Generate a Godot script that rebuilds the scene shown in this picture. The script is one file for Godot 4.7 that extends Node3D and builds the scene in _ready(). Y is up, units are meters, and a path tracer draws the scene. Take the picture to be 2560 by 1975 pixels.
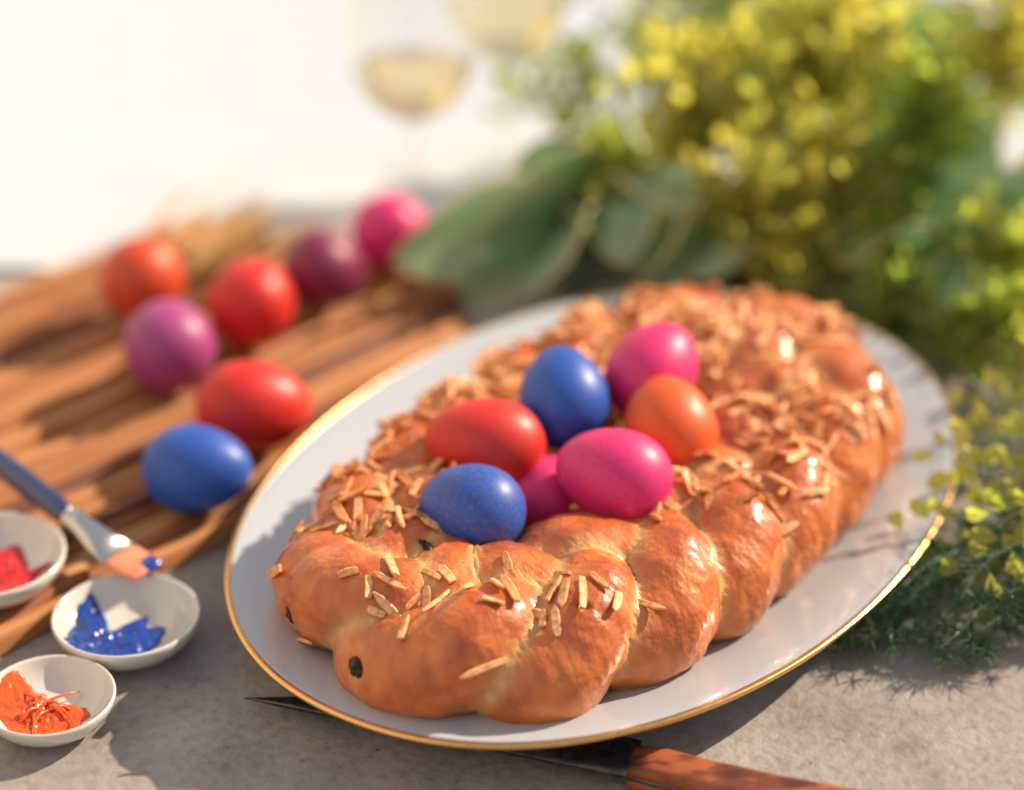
extends Node3D

var rng := RandomNumberGenerator.new()
var names := {}
var M := {}
const SUN_FROM := Vector3(0.73, 0.54, -0.42)

# ---------------------------------------------------------------- naming and small helpers

func numbered(called: String) -> String:
	var n: int = names.get(called, 0)
	names[called] = n + 1
	return called if n == 0 else "%s_%03d" % [called, n]

func tag(o: Node, label := "", category := "", group := "", kind := "") -> Node:
	if label: o.set_meta("label", label)
	if category: o.set_meta("category", category)
	if group: o.set_meta("group", group)
	if kind: o.set_meta("kind", kind)
	return o

func thing(called: String, label: String, category: String, at := Vector3.ZERO, group := "") -> Node3D:
	var o := Node3D.new()
	o.name = numbered(called)
	add_child(o)
	o.position = at
	tag(o, label, category, group)
	return o

func put(called: String, mesh: Mesh, m: Material, parent: Node = self) -> MeshInstance3D:
	var o := MeshInstance3D.new()
	o.name = numbered(called) if parent == self else called
	o.mesh = mesh
	o.material_override = m
	parent.add_child(o, true)
	return o

func lin(r: float, g: float, b: float) -> Color:
	return Color(r, g, b).linear_to_srgb()

func mat(called: String, r: float, g: float, b: float, rough: float, spec := 0.5) -> StandardMaterial3D:
	var m := StandardMaterial3D.new()
	m.resource_name = called
	m.albedo_color = lin(r, g, b)
	m.roughness = rough
	m.metallic_specular = spec
	M[called] = m
	return m

func noise_tex(size: int, freq: float, oct: int, sd: int, stops: Array, normal := false, bump := 4.0, kind := FastNoiseLite.TYPE_SIMPLEX_SMOOTH) -> NoiseTexture2D:
	var n := FastNoiseLite.new()
	n.noise_type = kind
	n.frequency = freq
	n.fractal_octaves = oct
	n.seed = sd
	var t := NoiseTexture2D.new()
	t.width = size
	t.height = size
	t.seamless = true
	t.noise = n
	if normal:
		t.as_normal_map = true
		t.bump_strength = bump
	elif stops.size():
		var g := Gradient.new()
		var offs := PackedFloat32Array()
		var cols := PackedColorArray()
		for s in stops:
			offs.append(s[0])
			var c: Color = s[1]
			cols.append(c)
		g.offsets = offs
		g.colors = cols
		t.color_ramp = g
	return t

func gray(v: float) -> Color:
	return Color(v, v, v)

# a sheet of nu x nv points
func sheet(p: PackedVector3Array, nu: int, nv: int, wu: bool, wv: bool, flip := false, cols := PackedColorArray(), uvs := PackedVector2Array()) -> ArrayMesh:
	var st := SurfaceTool.new()
	st.begin(Mesh.PRIMITIVE_TRIANGLES)
	st.set_smooth_group(0)
	for i in p.size():
		if cols.size(): st.set_color(cols[i])
		if uvs.size(): st.set_uv(uvs[i])
		st.add_vertex(p[i])
	var mu := nu if wu else nu - 1
	var mv := nv if wv else nv - 1
	for i in mu:
		for j in mv:
			var a := i * nv + j
			var b := ((i + 1) % nu) * nv + j
			var c := ((i + 1) % nu) * nv + (j + 1) % nv
			var d := i * nv + (j + 1) % nv
			if flip:
				for k in [a, c, b, a, d, c]: st.add_index(k)
			else:
				for k in [a, b, c, a, c, d]: st.add_index(k)
	st.generate_normals()
	return st.commit()

# profile of (radius, height) turned round the y axis
func lathe(prof: Array, seg: int, flip := false, wobble := 0.0) -> ArrayMesh:
	var p := PackedVector3Array()
	for i in seg:
		var a := TAU * i / seg
		for q in prof:
			var r: float = q[0] * (1.0 + wobble * sin(a * 2.0 + 1.0))
			p.append(Vector3(cos(a) * r, q[1], sin(a) * r))
	return sheet(p, seg, prof.size(), true, false, flip)

# swept tube
func tube(path: PackedVector3Array, rad: PackedFloat32Array, seg := 8, squash := 1.0, st: SurfaceTool = null) -> ArrayMesh:
	var p := PackedVector3Array()
	var n := path.size()
	for i in n:
		var t := (path[mini(i + 1, n - 1)] - path[maxi(i - 1, 0)]).normalized()
		var s := t.cross(Vector3.UP)
		if s.length() < 0.05: s = t.cross(Vector3.RIGHT)
		s = s.normalized()
		var u := s.cross(t).normalized()
		for k in seg:
			var a := TAU * k / seg
			p.append(path[i] + s * cos(a) * rad[i] + u * sin(a) * rad[i] * squash)
	# caps
	var q := PackedVector3Array()
	for k in seg: q.append(path[0])
	q.append_array(p)
	for k in seg: q.append(path[n - 1])
	var me := sheet(q, n + 2, seg, false, true)
	if st: st.append_from(me, 0, Transform3D())
	return me

func curve(pts: Array, n: int) -> PackedVector3Array:
	var c := Curve3D.new()
	for i in pts.size():
		var a: Vector3 = pts[maxi(i - 1, 0)]
		var b: Vector3 = pts[mini(i + 1, pts.size() - 1)]
		var tg := (b - a) / 6.0
		c.add_point(pts[i], -tg, tg)
	var out := PackedVector3Array()
	var l := c.get_baked_length()
	for i in n: out.append(c.sample_baked(l * i / (n - 1), true))
	return out

func taper(n: int, a: float, b: float) -> PackedFloat32Array:
	var r := PackedFloat32Array()
	for i in n: r.append(lerpf(a, b, float(i) / (n - 1)))
	return r

func super_pt(a: float, b: float, n: float, t: float) -> Vector2:
	var c := cos(t)
	var s := sin(t)
	var k := pow(pow(absf(c), n) + pow(absf(s), n), -1.0 / n)
	return Vector2(a * c * k, b * s * k)

func _ready() -> void:
	rng.seed = 7
	# ------------------------------------------------------------ camera
	var cam := Camera3D.new()
	cam.name = "camera"
	add_child(cam)
	cam.position = Vector3(0, 0.57, 0)
	cam.rotation_degrees = Vector3(-30, 0, 0)
	var at := CameraAttributesPhysical.new()
	at.frustum_focal_length = 68.06
	at.exposure_aperture = 1.85
	at.frustum_focus_distance = 0.897
	at.frustum_near = 0.05
	at.frustum_far = 400.0
	cam.attributes = at
	cam.fov = 20.0
	cam.near = 0.05
	cam.far = 400.0
	# ------------------------------------------------------------ sky, sun, exposure
	var we := WorldEnvironment.new()
	we.name = "world_environment"
	var e := Environment.new()
	e.background_mode = Environment.BG_SKY
	var sm := ProceduralSkyMaterial.new()
	sm.sky_top_color = Color(0.80, 0.84, 0.90)
	sm.sky_horizon_color = Color(1.0, 0.97, 0.92)
	sm.sky_curve = 0.22
	sm.ground_bottom_color = Color(0.6, 0.57, 0.52)
	sm.ground_horizon_color = Color(0.95, 0.92, 0.87)
	sm.sun_angle_max = 25.0
	sm.sky_energy_multiplier = 1.0
	var sky := Sky.new()
	sky.sky_material = sm
	e.sky = sky
	e.tonemap_mode = Environment.TONE_MAPPER_LINEAR
	e.tonemap_exposure = 1.5
	e.background_energy_multiplier = 0.45
	e.sdfgi_enabled = true
	e.ssao_enabled = true
	e.ssil_enabled = true
	we.environment = e
	add_child(we)
	var sun := DirectionalLight3D.new()
	sun.name = "sun"
	sun.light_color = Color(1.0, 0.91, 0.79)
	sun.light_energy = 1.6
	sun.light_angular_distance = 0.6
	sun.shadow_enabled = true
	add_child(sun)
	sun.look_at_from_position(SUN_FROM, Vector3.ZERO, Vector3.UP)

	materials()
	setting()
	bread_and_plate()
	eggs()
	board()
	paints_and_brush()
	knife()
	glasses()
	plants()

# ---------------------------------------------------------------- materials

func materials() -> void:
	var m := mat("stone", 1, 1, 1, 0.5, 0.5)
	m.albedo_texture = noise_tex(1024, 0.006, 6, 3, [[0.0, lin(0.215, 0.185, 0.175)], [0.3, lin(0.315, 0.28, 0.268)], [0.65, lin(0.365, 0.328, 0.315)], [1.0, lin(0.45, 0.41, 0.40)]])
	m.detail_enabled = true
	m.detail_blend_mode = BaseMaterial3D.BLEND_MODE_MUL
	m.detail_albedo = noise_tex(1024, 0.05, 4, 9, [[0.0, Color(0.60, 0.50, 0.44)], [0.14, Color(0.90, 0.87, 0.85)], [0.5, gray(0.96)], [1.0, gray(1.0)]])
	m.normal_enabled = true
	m.normal_texture = noise_tex(1024, 0.06, 4, 4, [], true, 3.0)
	m.normal_scale = 0.35
	m.uv1_triplanar = true
	m.uv1_world_triplanar = true
	m.uv1_scale = Vector3.ONE * 2.6
	m = mat("terrace", 0.47, 0.53, 0.635, 0.9)
	m = mat("bounce_wall_beige", 0.50, 0.47, 0.41, 0.9)
	m = mat("linen", 0.52, 0.56, 0.64, 0.85)  # whitish tone in place of sun glare on the stone
	m = mat("porcelain", 0.43, 0.475, 0.55, 0.25)
	m.clearcoat_enabled = true
	m.clearcoat = 1.0
	m.clearcoat_roughness = 0.05
	m = mat("bowl_porcelain", 0.62, 0.605, 0.57, 0.2)
	m.clearcoat_enabled = true
	m.clearcoat = 1.0
	m.clearcoat_roughness = 0.04
	m = mat("gold", 0.80, 0.46, 0.18, 0.22)
	m.metallic = 1.0
	m.roughness_texture = noise_tex(256, 0.05, 3, 5, [[0.0, gray(0.6)], [1.0, gray(1.0)]])
	m.uv1_triplanar = true
	m.uv1_scale = Vector3.ONE * 12.0
	m.roughness = 0.35
	# crust: the baked colour is in the vertices
	m = mat("crust", 1, 1, 1, 0.45, 0.42)
	m.vertex_color_use_as_albedo = true
	m.albedo_texture = noise_tex(512, 0.012, 5, 21, [[0.0, gray(0.8)], [0.5, gray(0.95)], [1.0, gray(1.0)]])
	m.uv1_triplanar = true
	m.uv1_scale = Vector3.ONE * 9.0
	m.normal_enabled = true
	m.normal_texture = noise_tex(512, 0.055, 4, 22, [], true, 5.0)
	m.normal_scale = 0.5
	m.roughness = 0.62
	m.roughness_texture = noise_tex(256, 0.02, 4, 23, [[0.0, gray(0.5)], [0.5, gray(0.8)], [1.0, gray(1.0)]])
	m.clearcoat_enabled = true
	m.clearcoat = 0.75
	m.clearcoat_roughness = 0.17
	m.subsurf_scatter_enabled = true
	m.subsurf_scatter_strength = 0.08
	for v in 4:
		m = mat("almond%d" % v, [0.86, 0.82, 0.72, 0.52][v], [0.48, 0.40, 0.28, 0.17][v], [0.23, 0.17, 0.10, 0.055][v], 0.55)
		m.albedo_texture = noise_tex(128, 0.03, 3, 30 + v, [[0.0, Color(0.82, 0.72, 0.62)], [0.6, gray(1.0)]])
		m.uv1_triplanar = true
		m.uv1_scale = Vector3(60, 60, 60)
	m = mat("raisin", 0.036, 0.013, 0.010, 0.4, 0.4)
	# dyed eggs
	var dye := {"blue": [0.018, 0.085, 0.42], "red": [0.62, 0.028, 0.022], "pink": [0.66, 0.025, 0.17], "orange": [0.68, 0.095, 0.018], "purple": [0.20, 0.016, 0.075], "violet": [0.34, 0.05, 0.20], "scarlet": [0.60, 0.018, 0.014], "vermilion": [0.58, 0.06, 0.014]}
	var k := 0
	for c in dye:
		var d: Array = dye[c]
		m = mat("dye_" + c, d[0] * 1.06, d[1] * 1.06, d[2] * 1.06, 0.48, 0.45)
		m.albedo_texture = noise_tex(256, 0.02, 5, 40 + k, [[0.0, gray(0.86)], [0.35, gray(0.95)], [0.6, gray(1.0)], [1.0, gray(1.0)]])
		m.uv1_triplanar = true
		m.uv1_scale = Vector3.ONE * 1.4
		m.clearcoat_enabled = true
		m.clearcoat = 0.16
		m.clearcoat_roughness = 0.34
		m.normal_enabled = true
		m.normal_texture = M.get("egg_bump", noise_tex(256, 0.12, 3, 60, [], true, 2.0))
		M["egg_bump"] = m.normal_texture
		m.normal_scale = 0.12
		k += 1
	m = M["dye_blue"].duplicate()
	m.resource_name = "dye_blue_dusted"
	m.detail_enabled = true
	m.detail_albedo = noise_tex(512, 0.014, 6, 71, [[0.0, Color(0.45, 0.34, 0.36, 0.0)], [0.60, Color(0.45, 0.34, 0.36, 0.0)], [0.74, Color(0.48, 0.36, 0.36, 0.55)], [1.0, Color(0.55, 0.45, 0.42, 0.7)]])
	m.detail_uv_layer = BaseMaterial3D.DETAIL_UV_2
	m.uv2_triplanar = true
	m.uv2_scale = Vector3.ONE * 0.9
	M["dye_blue_dusted"] = m
	# split wood
	for v in 5:
		m = mat("wood%d" % v, [0.47, 0.36, 0.60, 0.17, 0.72][v], [0.190, 0.13, 0.275, 0.052, 0.40][v], [0.062, 0.043, 0.10, 0.024, 0.16][v], 0.6)
		m.albedo_texture = M.get("wood_grain", noise_tex(512, 0.03, 5, 80, [[0.0, Color(0.55, 0.45, 0.4)], [0.45, Color(0.9, 0.86, 0.82)], [1.0, gray(1.0)]]))
		M["wood_grain"] = m.albedo_texture
		m.uv1_scale = Vector3(0.25, 4.0, 1.0)
	m = mat("wood_pale", 0.85, 0.52, 0.20, 0.7)
	m = mat("handle_wood", 0.38, 0.092, 0.030, 0.55)
	m.albedo_texture = noise_tex(256, 0.012, 5, 84, [[0.0, Color(0.22, 0.18, 0.18)], [0.38, Color(0.6, 0.55, 0.5)], [0.55, gray(0.95)], [1.0, gray(1.0)]])
	m.uv1_triplanar = true
	m.uv1_scale = Vector3(8, 24, 24)
	m = mat("old_steel", 0.16, 0.16, 0.17, 0.38)
	m.metallic = 1.0
	m.albedo_texture = noise_tex(256, 0.03, 5, 85, [[0.0, Color(0.3, 0.28, 0.28)], [0.5, gray(0.85)], [1.0, gray(1.0)]])
	m.uv1_triplanar = true
	m.uv1_scale = Vector3.ONE * 20.0
	m = mat("ferrule", 0.58, 0.56, 0.54, 0.24)
	m.metallic = 1.0
	m = mat("blue_lacquer", 0.010, 0.026, 0.115, 0.25)
	m.clearcoat_enabled = true
	m.clearcoat = 1.0
	m.clearcoat_roughness = 0.08
	m = mat("bristle", 0.72, 0.25, 0.15, 0.6)
	for c in [["paint_blue", 0.006, 0.042, 0.28], ["paint_red", 0.52, 0.010, 0.010], ["paint_orange", 0.74, 0.085, 0.008]]:
		m = mat(c[0], c[1], c[2], c[3], 0.2)
		m.clearcoat_enabled = true
		m.clearcoat = 0.5
		m.clearcoat_roughness = 0.08
	m = mat("glass", 1, 1, 1, 0.08)
	m.albedo_color = Color(1, 1, 1, 0.04)
	m.transparency = BaseMaterial3D.TRANSPARENCY_ALPHA
	m = mat("wine", 1, 1, 1, 0.02)
	m.albedo_color = Color(1.0, 0.94, 0.74, 0.0)
	m.refraction_enabled = true
	m.refraction_scale = 0.033
	# leaves
	leaf("leaf_yellow", 0.78, 0.76, 0.46, 1.3)
	leaf("leaf_green", 0.58, 0.62, 0.36, 1.3)
	leaf("leaf_dark", 0.24, 0.34, 0.22, 0.7)
	leaf("leaf_fern", 0.64, 0.66, 0.38, 1.3)
	leaf("leaf_needle", 0.085, 0.16, 0.085, 0.5)
	leaf("stem_pale", 0.26, 0.42, 0.28, 0.3)
	mat("leaf_lit_rim", 0.72, 0.55, 0.28, 0.22, 0.6)  # pale gold put in for sunlight along the leaf edges
	leaf("stem_brown", 0.22, 0.11, 0.06, 0.1)
	M["leaf_dark"].roughness = 0.3
	M["leaf_needle"].roughness = 0.7
	M["leaf_needle"].metallic_specular = 0.3
	M["leaf_dark"].vertex_color_use_as_albedo = false

func leaf(called: String, r: float, g: float, b: float, back: float) -> void:
	var m := mat(called, 1, 1, 1, 0.28, 0.6)
	m.albedo_color = lin(r, g, b)
	m.vertex_color_use_as_albedo = true
	m.backlight_enabled = true
	m.backlight = Color(r, g, b) / maxf(r, maxf(g, b)) * back

# ---------------------------------------------------------------- the setting

func box_mesh(a: Vector3, b: Vector3) -> BoxMesh:
	var m := BoxMesh.new()
	m.size = b - a
	return m

func setting() -> void:
	var g := PlaneMesh.new()
	g.size = Vector2(300, 300)
	var o := put("terrace_ground", g, M["terrace"])
	o.position = Vector3(0, -0.75, -100)
	tag(o, "bright white sunlit terrace beyond the table", "ground", "", "structure")
	# table top with softly rounded far edge
	var t := BoxMesh.new()
	t.size = Vector3(2.2, 0.04, 1.75)
	o = put("stone_table", t, M["stone"])
	o.position = Vector3(0.22, -0.02, -1.32 + 1.75 / 2.0)
	tag(o, "mottled grey brown stone table top under the plate", "table")
	var cl := PackedVector3Array()
	var fn := FastNoiseLite.new()
	fn.seed = 77
	fn.frequency = 1.0
	for i in 121:
		for j in 44:
			var x := lerpf(-0.86, 0.62, i / 120.0)
			var f := j / 43.0
			var z := lerpf(-1.115 + 0.006 * fn.get_noise_2d(x * 9.0, 0.0) + 0.03 * x, -1.332, minf(f * 1.25, 1.0))
			var y := 0.0022 + 0.0016 * (fn.get_noise_2d(x * 7.0, z * 9.0) + 0.6)
			if f > 0.8:
				z -= 0.004 + 0.004 * sin(x * 40.0) * (f - 0.8) * 5.0
				y -= (f - 0.8) * 5.0 * 0.16
			cl.append(Vector3(x, y, z))
	o = put("glare_sheet", sheet(cl, 121, 44, false, false), M["linen"])  # added white sheet imitates the glare on bare far stone
	tag(o, "added white sheet standing in for sun glare on the far stone table", "glare_cover")
	var w := BoxMesh.new()
	w.size = Vector3(0.25, 2.6, 6.4)
	o = put("bounce_wall", w, M["bounce_wall_beige"])  # wall added as sun reflector; its far end gives the beige edge streak
	o.position = Vector3(-1.05, 0.55, -1.45)
	tag(o, "plain beige wall added to bounce sunlight, its far end at the left edge of the view", "wall")

# ---------------------------------------------------------------- plate and braided bread

const PLATE_AT := Vector3(0.0444, 0, -0.8647)
const PLATE_TURN := -0.98922
const BREAD_AT := Vector2(0.0416, -0.8452)
const BREAD_TURN := -0.916
# section and angle on the loaf, turn, half length
const SLIVERS := [[388, 19, -1.31, 0.0088, 0], [388, 13, 2.00, 0.0073, 1], [383, 16, 2.47, 0.0067, 2], [382, 10, 2.80, 0.0047, 3], [377, 11, 2.29, 0.0087, 4], [372, 15, -2.67, 0.0054, 5], [368, 17, -1.39, 0.0049, 6], [362, 16, 0.10, 0.0108, 7], [371, 23, -2.70, 0.0051, 8], [365, 24, 2.28, 0.0053, 0], [367, 9, -0.67, 0.0085, 1], [352, 20, 1.35, 0.0119, 2], [340, 20, -1.08, 0.0076, 3], [336, 18, 0.09, 0.0077, 4], [343, 15, 2.11, 0.0057, 5], [330, 27, 1.86, 0.0049, 6], [307, 21, -1.59, 0.0074, 7], [317, 16, -0.77, 0.0070, 8], [316, 14, -0.91, 0.0063, 0], [310, 13, 1.27, 0.0123, 1], [300, 14, 0.86, 0.0051, 2], [299, 10, -3.07, 0.0079, 3], [327, 12, -3.09, 0.0058, 4], [326, 11, 2.43, 0.0052, 5], [323, 10, 2.08, 0.0056, 6], [347, 5, -3.09, 0.0110, 7], [405, 89, -2.58, 0.0101, 8], [417, 4, -2.40, 0.0107, 0], [396, 13, -2.71, 0.0059, 1], [281, 7, 3.12, 0.0061, 2]]
# section, angle, size
const RAISINS := [[438, 82, 1.10], [408, 1, 1.05], [379, 1, 1.25], [371, 76, 1.00], [405, 87, 0.70], [394, 31, 1.00], [312, 11, 0.60], [642, 24, 1.10], [404, 31, 0.70]]
const PLATE_TOP := 0.0125

var path_p := PackedVector2Array()
var path_n := PackedVector2Array()
var path_len := 0.0
var NS := 760
var NT := 92
var bread_p := PackedVector3Array()
var bread_n := PackedVector3Array()

func bread_path() -> void:
	var raw := PackedVector2Array()
	var acc := PackedFloat32Array([0.0])
	var n := 3000
	for i in n + 1:
		raw.append(super_pt(0.1300, 0.0545, 2.5, TAU * i / n).rotated(BREAD_TURN) + BREAD_AT)
		if i: acc.append(acc[i - 1] + raw[i].distance_to(raw[i - 1]))
	path_len = acc[n]
	var j := 0
	for i in NS:
		var want := path_len * i / NS
		while acc[j + 1] < want: j += 1
		path_p.append(raw[j].lerp(raw[j + 1], (want - acc[j]) / (acc[j + 1] - acc[j])))
	for i in NS:
		var d := (path_p[(i + 3) % NS] - path_p[(i - 3 + NS) % NS]).normalized()
		path_n.append(Vector2(d.y, -d.x))   # outward

func bread_and_plate() -> void:
	# plate: rings of a superellipse
	var plate := thing("oval_platter", "large oval white porcelain platter with a gold rim carrying the braided bread", "platter", PLATE_AT)
	var prof := [[0.0, 0.0110], [0.30, 0.0112], [0.55, 0.0118], [0.66, 0.0125], [0.72, 0.0138], [0.77, 0.0162], [0.82, 0.0188], [0.88, 0.0215], [0.94, 0.0240], [0.984, 0.0258], [0.996, 0.0258], [1.0, 0.0248], [0.994, 0.0236], [0.96, 0.0220], [0.90, 0.0190], [0.84, 0.0160], [0.78, 0.0125], [0.72, 0.0085], [0.68, 0.006], [0.655, 0.0005], [0.63, 0.0005], [0.615, 0.005], [0.3, 0.006], [0.0, 0.006]]
	var p := PackedVector3Array()
	var seg := 220
	for i in seg:
		var q := super_pt(0.2043, 0.1431, 2.107, TAU * i / seg).rotated(PLATE_TURN)
		for r in prof:
			var f: float = r[0]
			p.append(Vector3(q.x * f, r[1], q.y * f))
	put("dish", sheet(p, seg, prof.size(), true, false), M["porcelain"], plate)
	# the gold band wraps the edge, a hair proud of the glaze
	p = PackedVector3Array()
	for i in seg:
		var q := super_pt(0.2043, 0.1431, 2.107, TAU * i / seg).rotated(PLATE_TURN)
		var out := q.normalized()
		for r in [[-0.0024, 0.02572], [-0.0018, 0.02605], [-0.0008, 0.02625], [0.0003, 0.02610], [0.0009, 0.0252], [0.0006, 0.0242], [-0.0004, 0.0233], [-0.0010, 0.0231], [-0.0014, 0.0240], [-0.0022, 0.0250]]:
			p.append(Vector3(q.x + out.x * r[0], r[1], q.y + out.y * r[0]))
	put("gold_rim", sheet(p, seg, 10, true, true), M["gold"], plate)

	# bread: three strands as chains of spheres, seen from the centre of each section
	bread_path()
	var bread := thing("braided_bread", "golden brown braided ring loaf strewn with almond slivers on the oval platter", "bread")
	var fn := FastNoiseLite.new()
	fn.seed = 5
	fn.frequency = 1.0
	var periods := 5.0
	var phase0 := 0.9
	var cen := []
	var rad := []
	for k in 3:
		var c := PackedVector3Array()
		var r := PackedFloat32Array()
		for i in NS:
			var s := float(i) / NS
			var w := fn.get_noise_2d(cos(TAU * s) * 1.3 + k * 5.0, sin(TAU * s) * 1.3)
			var ph := TAU * periods * s + phase0 + TAU * k / 3.0 + 0.5 * w
			var a := 0.0235 + 0.0035 * fn.get_noise_2d(cos(TAU * s) * 2.0, sin(TAU * s) * 2.0 + 9.0 + k)
			var u := a * sin(ph)
			var v := 0.0200 + 0.005 * smoothstep(-0.90, -0.96, path_p[i].y) + 0.0135 * (0.5 + 0.5 * sin(2.0 * ph + 0.5)) - 0.004 * absf(sin(ph))
			var q := path_p[i] + path_n[i] * u
			c.append(Vector3(q.x, PLATE_TOP + v, q.y))
			r.append(0.0172 + 0.0055 * pow(absf(sin(ph)), 1.4) + 0.0024 * fn.get_noise_2d(s * 31.0 + k * 17.0, 3.0))
		cen.append(c)
		rad.append(r)
	var cols := PackedColorArray()
	var step := 1
	var win := 30
	for i in NS:
		var n3 := Vector3(path_n[i].x, 0, path_n[i].y)
		var o := Vector3(path_p[i].x, PLATE_TOP + 0.0215, path_p[i].y)
		for j in NT:
			var th := TAU * j / NT
			var d := n3 * cos(th) + Vector3.UP * sin(th)
			var t0 := -1.0
			var t1 := -1.0
			var own := 0
			for k in 3:
				var best := 0.004
				var ck: PackedVector3Array = cen[k]
				var rk: PackedFloat32Array = rad[k]
				for m in range(-win, win + 1):
					var ii := (i + m * step + NS) % NS
					var g := ck[ii] - o
					var b := d.dot(g)
					var r := rk[ii]
					var h := b * b - g.length_squared() + r * r
					if h > 0.0:
						var t := b + sqrt(h)
						if t > best: best = t
				if best > t0:
					t1 = t0
					t0 = best
					own = k
				elif best > t1:
					t1 = best
			var gap := t0 - t1
			var kk := 0.0022
			var t := t0
			if gap < kk: t += (kk - gap) * (kk - gap) / kk * 0.25
			var pos := o + d * t
			# wrinkles, dents and blisters of the crust
			var n1 := fn.get_noise_3d(pos.x * 45.0, pos.y * 45.0, pos.z * 45.0 + own * 20.0)
			var n2 := fn.get_noise_3d(pos.x * 140.0, pos.y * 140.0, pos.z * 140.0)
			var n4 := fn.get_noise_3d(pos.x * 420.0, pos.y * 420.0, pos.z * 420.0)
			var near := 1.0 - smoothstep(0.0, 0.009, gap)
			pos += d * (0.0017 * n1 + 0.00035 * n2 + (0.00012 + 0.0009 * near) * n4)
			if pos.y < PLATE_TOP: pos.y = PLATE_TOP + 0.0001 * n2
			bread_p.append(pos)
			# baked colour: pale where a strand tears from its neighbour and low down, dark brown on the domes
			var dark := Color(0.47, 0.088, 0.015)
			var mid := Color(0.77, 0.218, 0.040)
			var pale := Color(0.82, 0.47, 0.18)
			var bake := clampf(0.48 + 0.9 * n1 + 0.35 * n2 + 12.0 * (pos.y - 0.045), 0.0, 1.0)
			var c := mid.lerp(dark, bake)
			var low := 1.0 - smoothstep(PLATE_TOP + 0.001, PLATE_TOP + 0.013, pos.y)
			c = c.lerp(Color(0.62, 0.27, 0.08), low * 0.7)
			c = c.lerp(pale, clampf(near * near * (0.75 + 0.6 * n2), 0.0, 0.85))
			cols.append(c)
	for q in RAISINS:
		var ri: int = q[0]
		var rj: int = q[1]
		var rc := bread_p[ri * NT + rj]
		var sz: float = 0.0052 * q[2]
		var inn := (Vector3(path_p[ri].x, PLATE_TOP + 0.0215, path_p[ri].y) - rc).normalized()
		for di in range(-16, 17):
			for dj in range(-16, 17):
				var id := ((ri + di + NS) % NS) * NT + (rj + dj + NT) % NT
				var far := bread_p[id].distance_to(rc) / sz
				if far < 2.0:
					bread_p[id] += inn * (0.0024 * exp(-far * far * 2.2) - 0.0009 * exp(-(far - 1.15) * (far - 1.15) * 12.0))
	var bm := sheet(bread_p, NS, NT, true, true, true, cols)
	put("crust", bm, M["crust"], bread)
	for i in NS:
		for j in NT:
			var a := bread_p[((i + 1) % NS) * NT + j] - bread_p[((i - 1 + NS) % NS) * NT + j]
			var b := bread_p[i * NT + (j + 1) % NT] - bread_p[i * NT + (j - 1 + NT) % NT]
			bread_n.append(b.cross(a).normalized())
	almonds(bread)
	raisins(bread)

func sliver(v: int) -> ArrayMesh:
	# a split almond: long, flat, one end pointed or both cut
	var r := RandomNumberGenerator.new()
	r.seed = 100 + v
	var l := 0.0076 * r.randf_range(0.68, 1.2)
	var w := r.randf_range(0.0011, 0.0021)
	var h := r.randf_range(0.0005, 0.0010)
	var ends: Array = [[0.15, 0.9], [0.8, 0.75], [0.1, 0.12], [0.55, 0.9], [0.2, 0.6], [0.85, 0.9], [0.1, 0.5]][v % 7]
	var bow := r.randf_range(-0.0005, 0.0005)
	var p := PackedVector3Array()
	var xs := [-1.0, -1.0, -0.62, 0.0, 0.6, 1.0, 1.0]
	for i in xs.size():
		var f: float = 0.0 if i == 0 or i == 6 else [0, ends[0], 0.92, 1.0, 0.95, ends[1]][i]
		var x: float = xs[i] * l
		var c: float = bow * (1.0 - xs[i] * xs[i])
		var tw: float = 0.25 * xs[i] * r.randf_range(0.5, 1.5)
		for q in [[1, 0.55], [0.75, 1], [-0.7, 1], [-1, 0.4], [-0.8, -1], [0.85, -1]]:
			var u := Vector2(q[0] * w * f, q[1] * h * maxf(f, 0.55 if f > 0.0 else 0.0)).rotated(tw)
			p.append(Vector3(x, u.y + c * 0.6, u.x + c))
	var st := SurfaceTool.new()
	st.begin(Mesh.PRIMITIVE_TRIANGLES)
	st.set_smooth_group(-1)
	for i in 6:
		for j in 6:
			var a := p[i * 6 + j]
			var b := p[(i + 1) * 6 + j]
			var c := p[(i + 1) * 6 + (j + 1) % 6]
			var d := p[i * 6 + (j + 1) % 6]
			for k in [a, b, c, a, c, d]: st.add_vertex(k)
	st.generate_normals()
	return st.commit()

func on_bread(i: int, j: int, ang: float, lift: float, tilt: float, roll: float) -> Transform3D:
	var id := i * NT + j
	var n := bread_n[id]
	var t := n.cross(Vector3.UP)
	t = t.normalized() if t.length() > 0.1 else Vector3.RIGHT
	var b := Basis(t, n, t.cross(n).normalized())
	b = b * Basis(Vector3.UP, ang) * Basis(Vector3(0, 0, 1), tilt) * Basis(Vector3.RIGHT, roll)
	return Transform3D(b, bread_p[id] + n * lift)

func raisins(bread: Node3D) -> void:
	var fn := FastNoiseLite.new()
	fn.seed = 44
	fn.frequency = 1.0
	for q in RAISINS:
		var p := PackedVector3Array()
		for i in 28:
			for j in 13:
				var a := TAU * i / 28.0
				var b := PI * j / 12.0
				var d := Vector3(sin(b) * cos(a), cos(b), sin(b) * sin(a))
				p.append(d * Vector3(1.15, 0.8, 0.9) * 0.0045 * (1.0 + 0.4 * fn.get_noise_3d(d.x * 1.6 + q[0], d.y * 1.6, d.z * 1.6) + 0.10 * fn.get_noise_3d(d.x * 5.0 + q[0], d.y * 5.0, d.z * 5.0)))
		var o := put("raisin", sheet(p, 28, 13, true, false), M["raisin"], bread)
		o.transform = on_bread(q[0], q[1], q[0] * 1.7, -0.0001, 0.3, 0.4 * sin(q[0])).scaled_local(Vector3(0.95, 0.8, 0.6 + 0.2 * sin(q[0] * 0.7)) * q[2])

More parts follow.
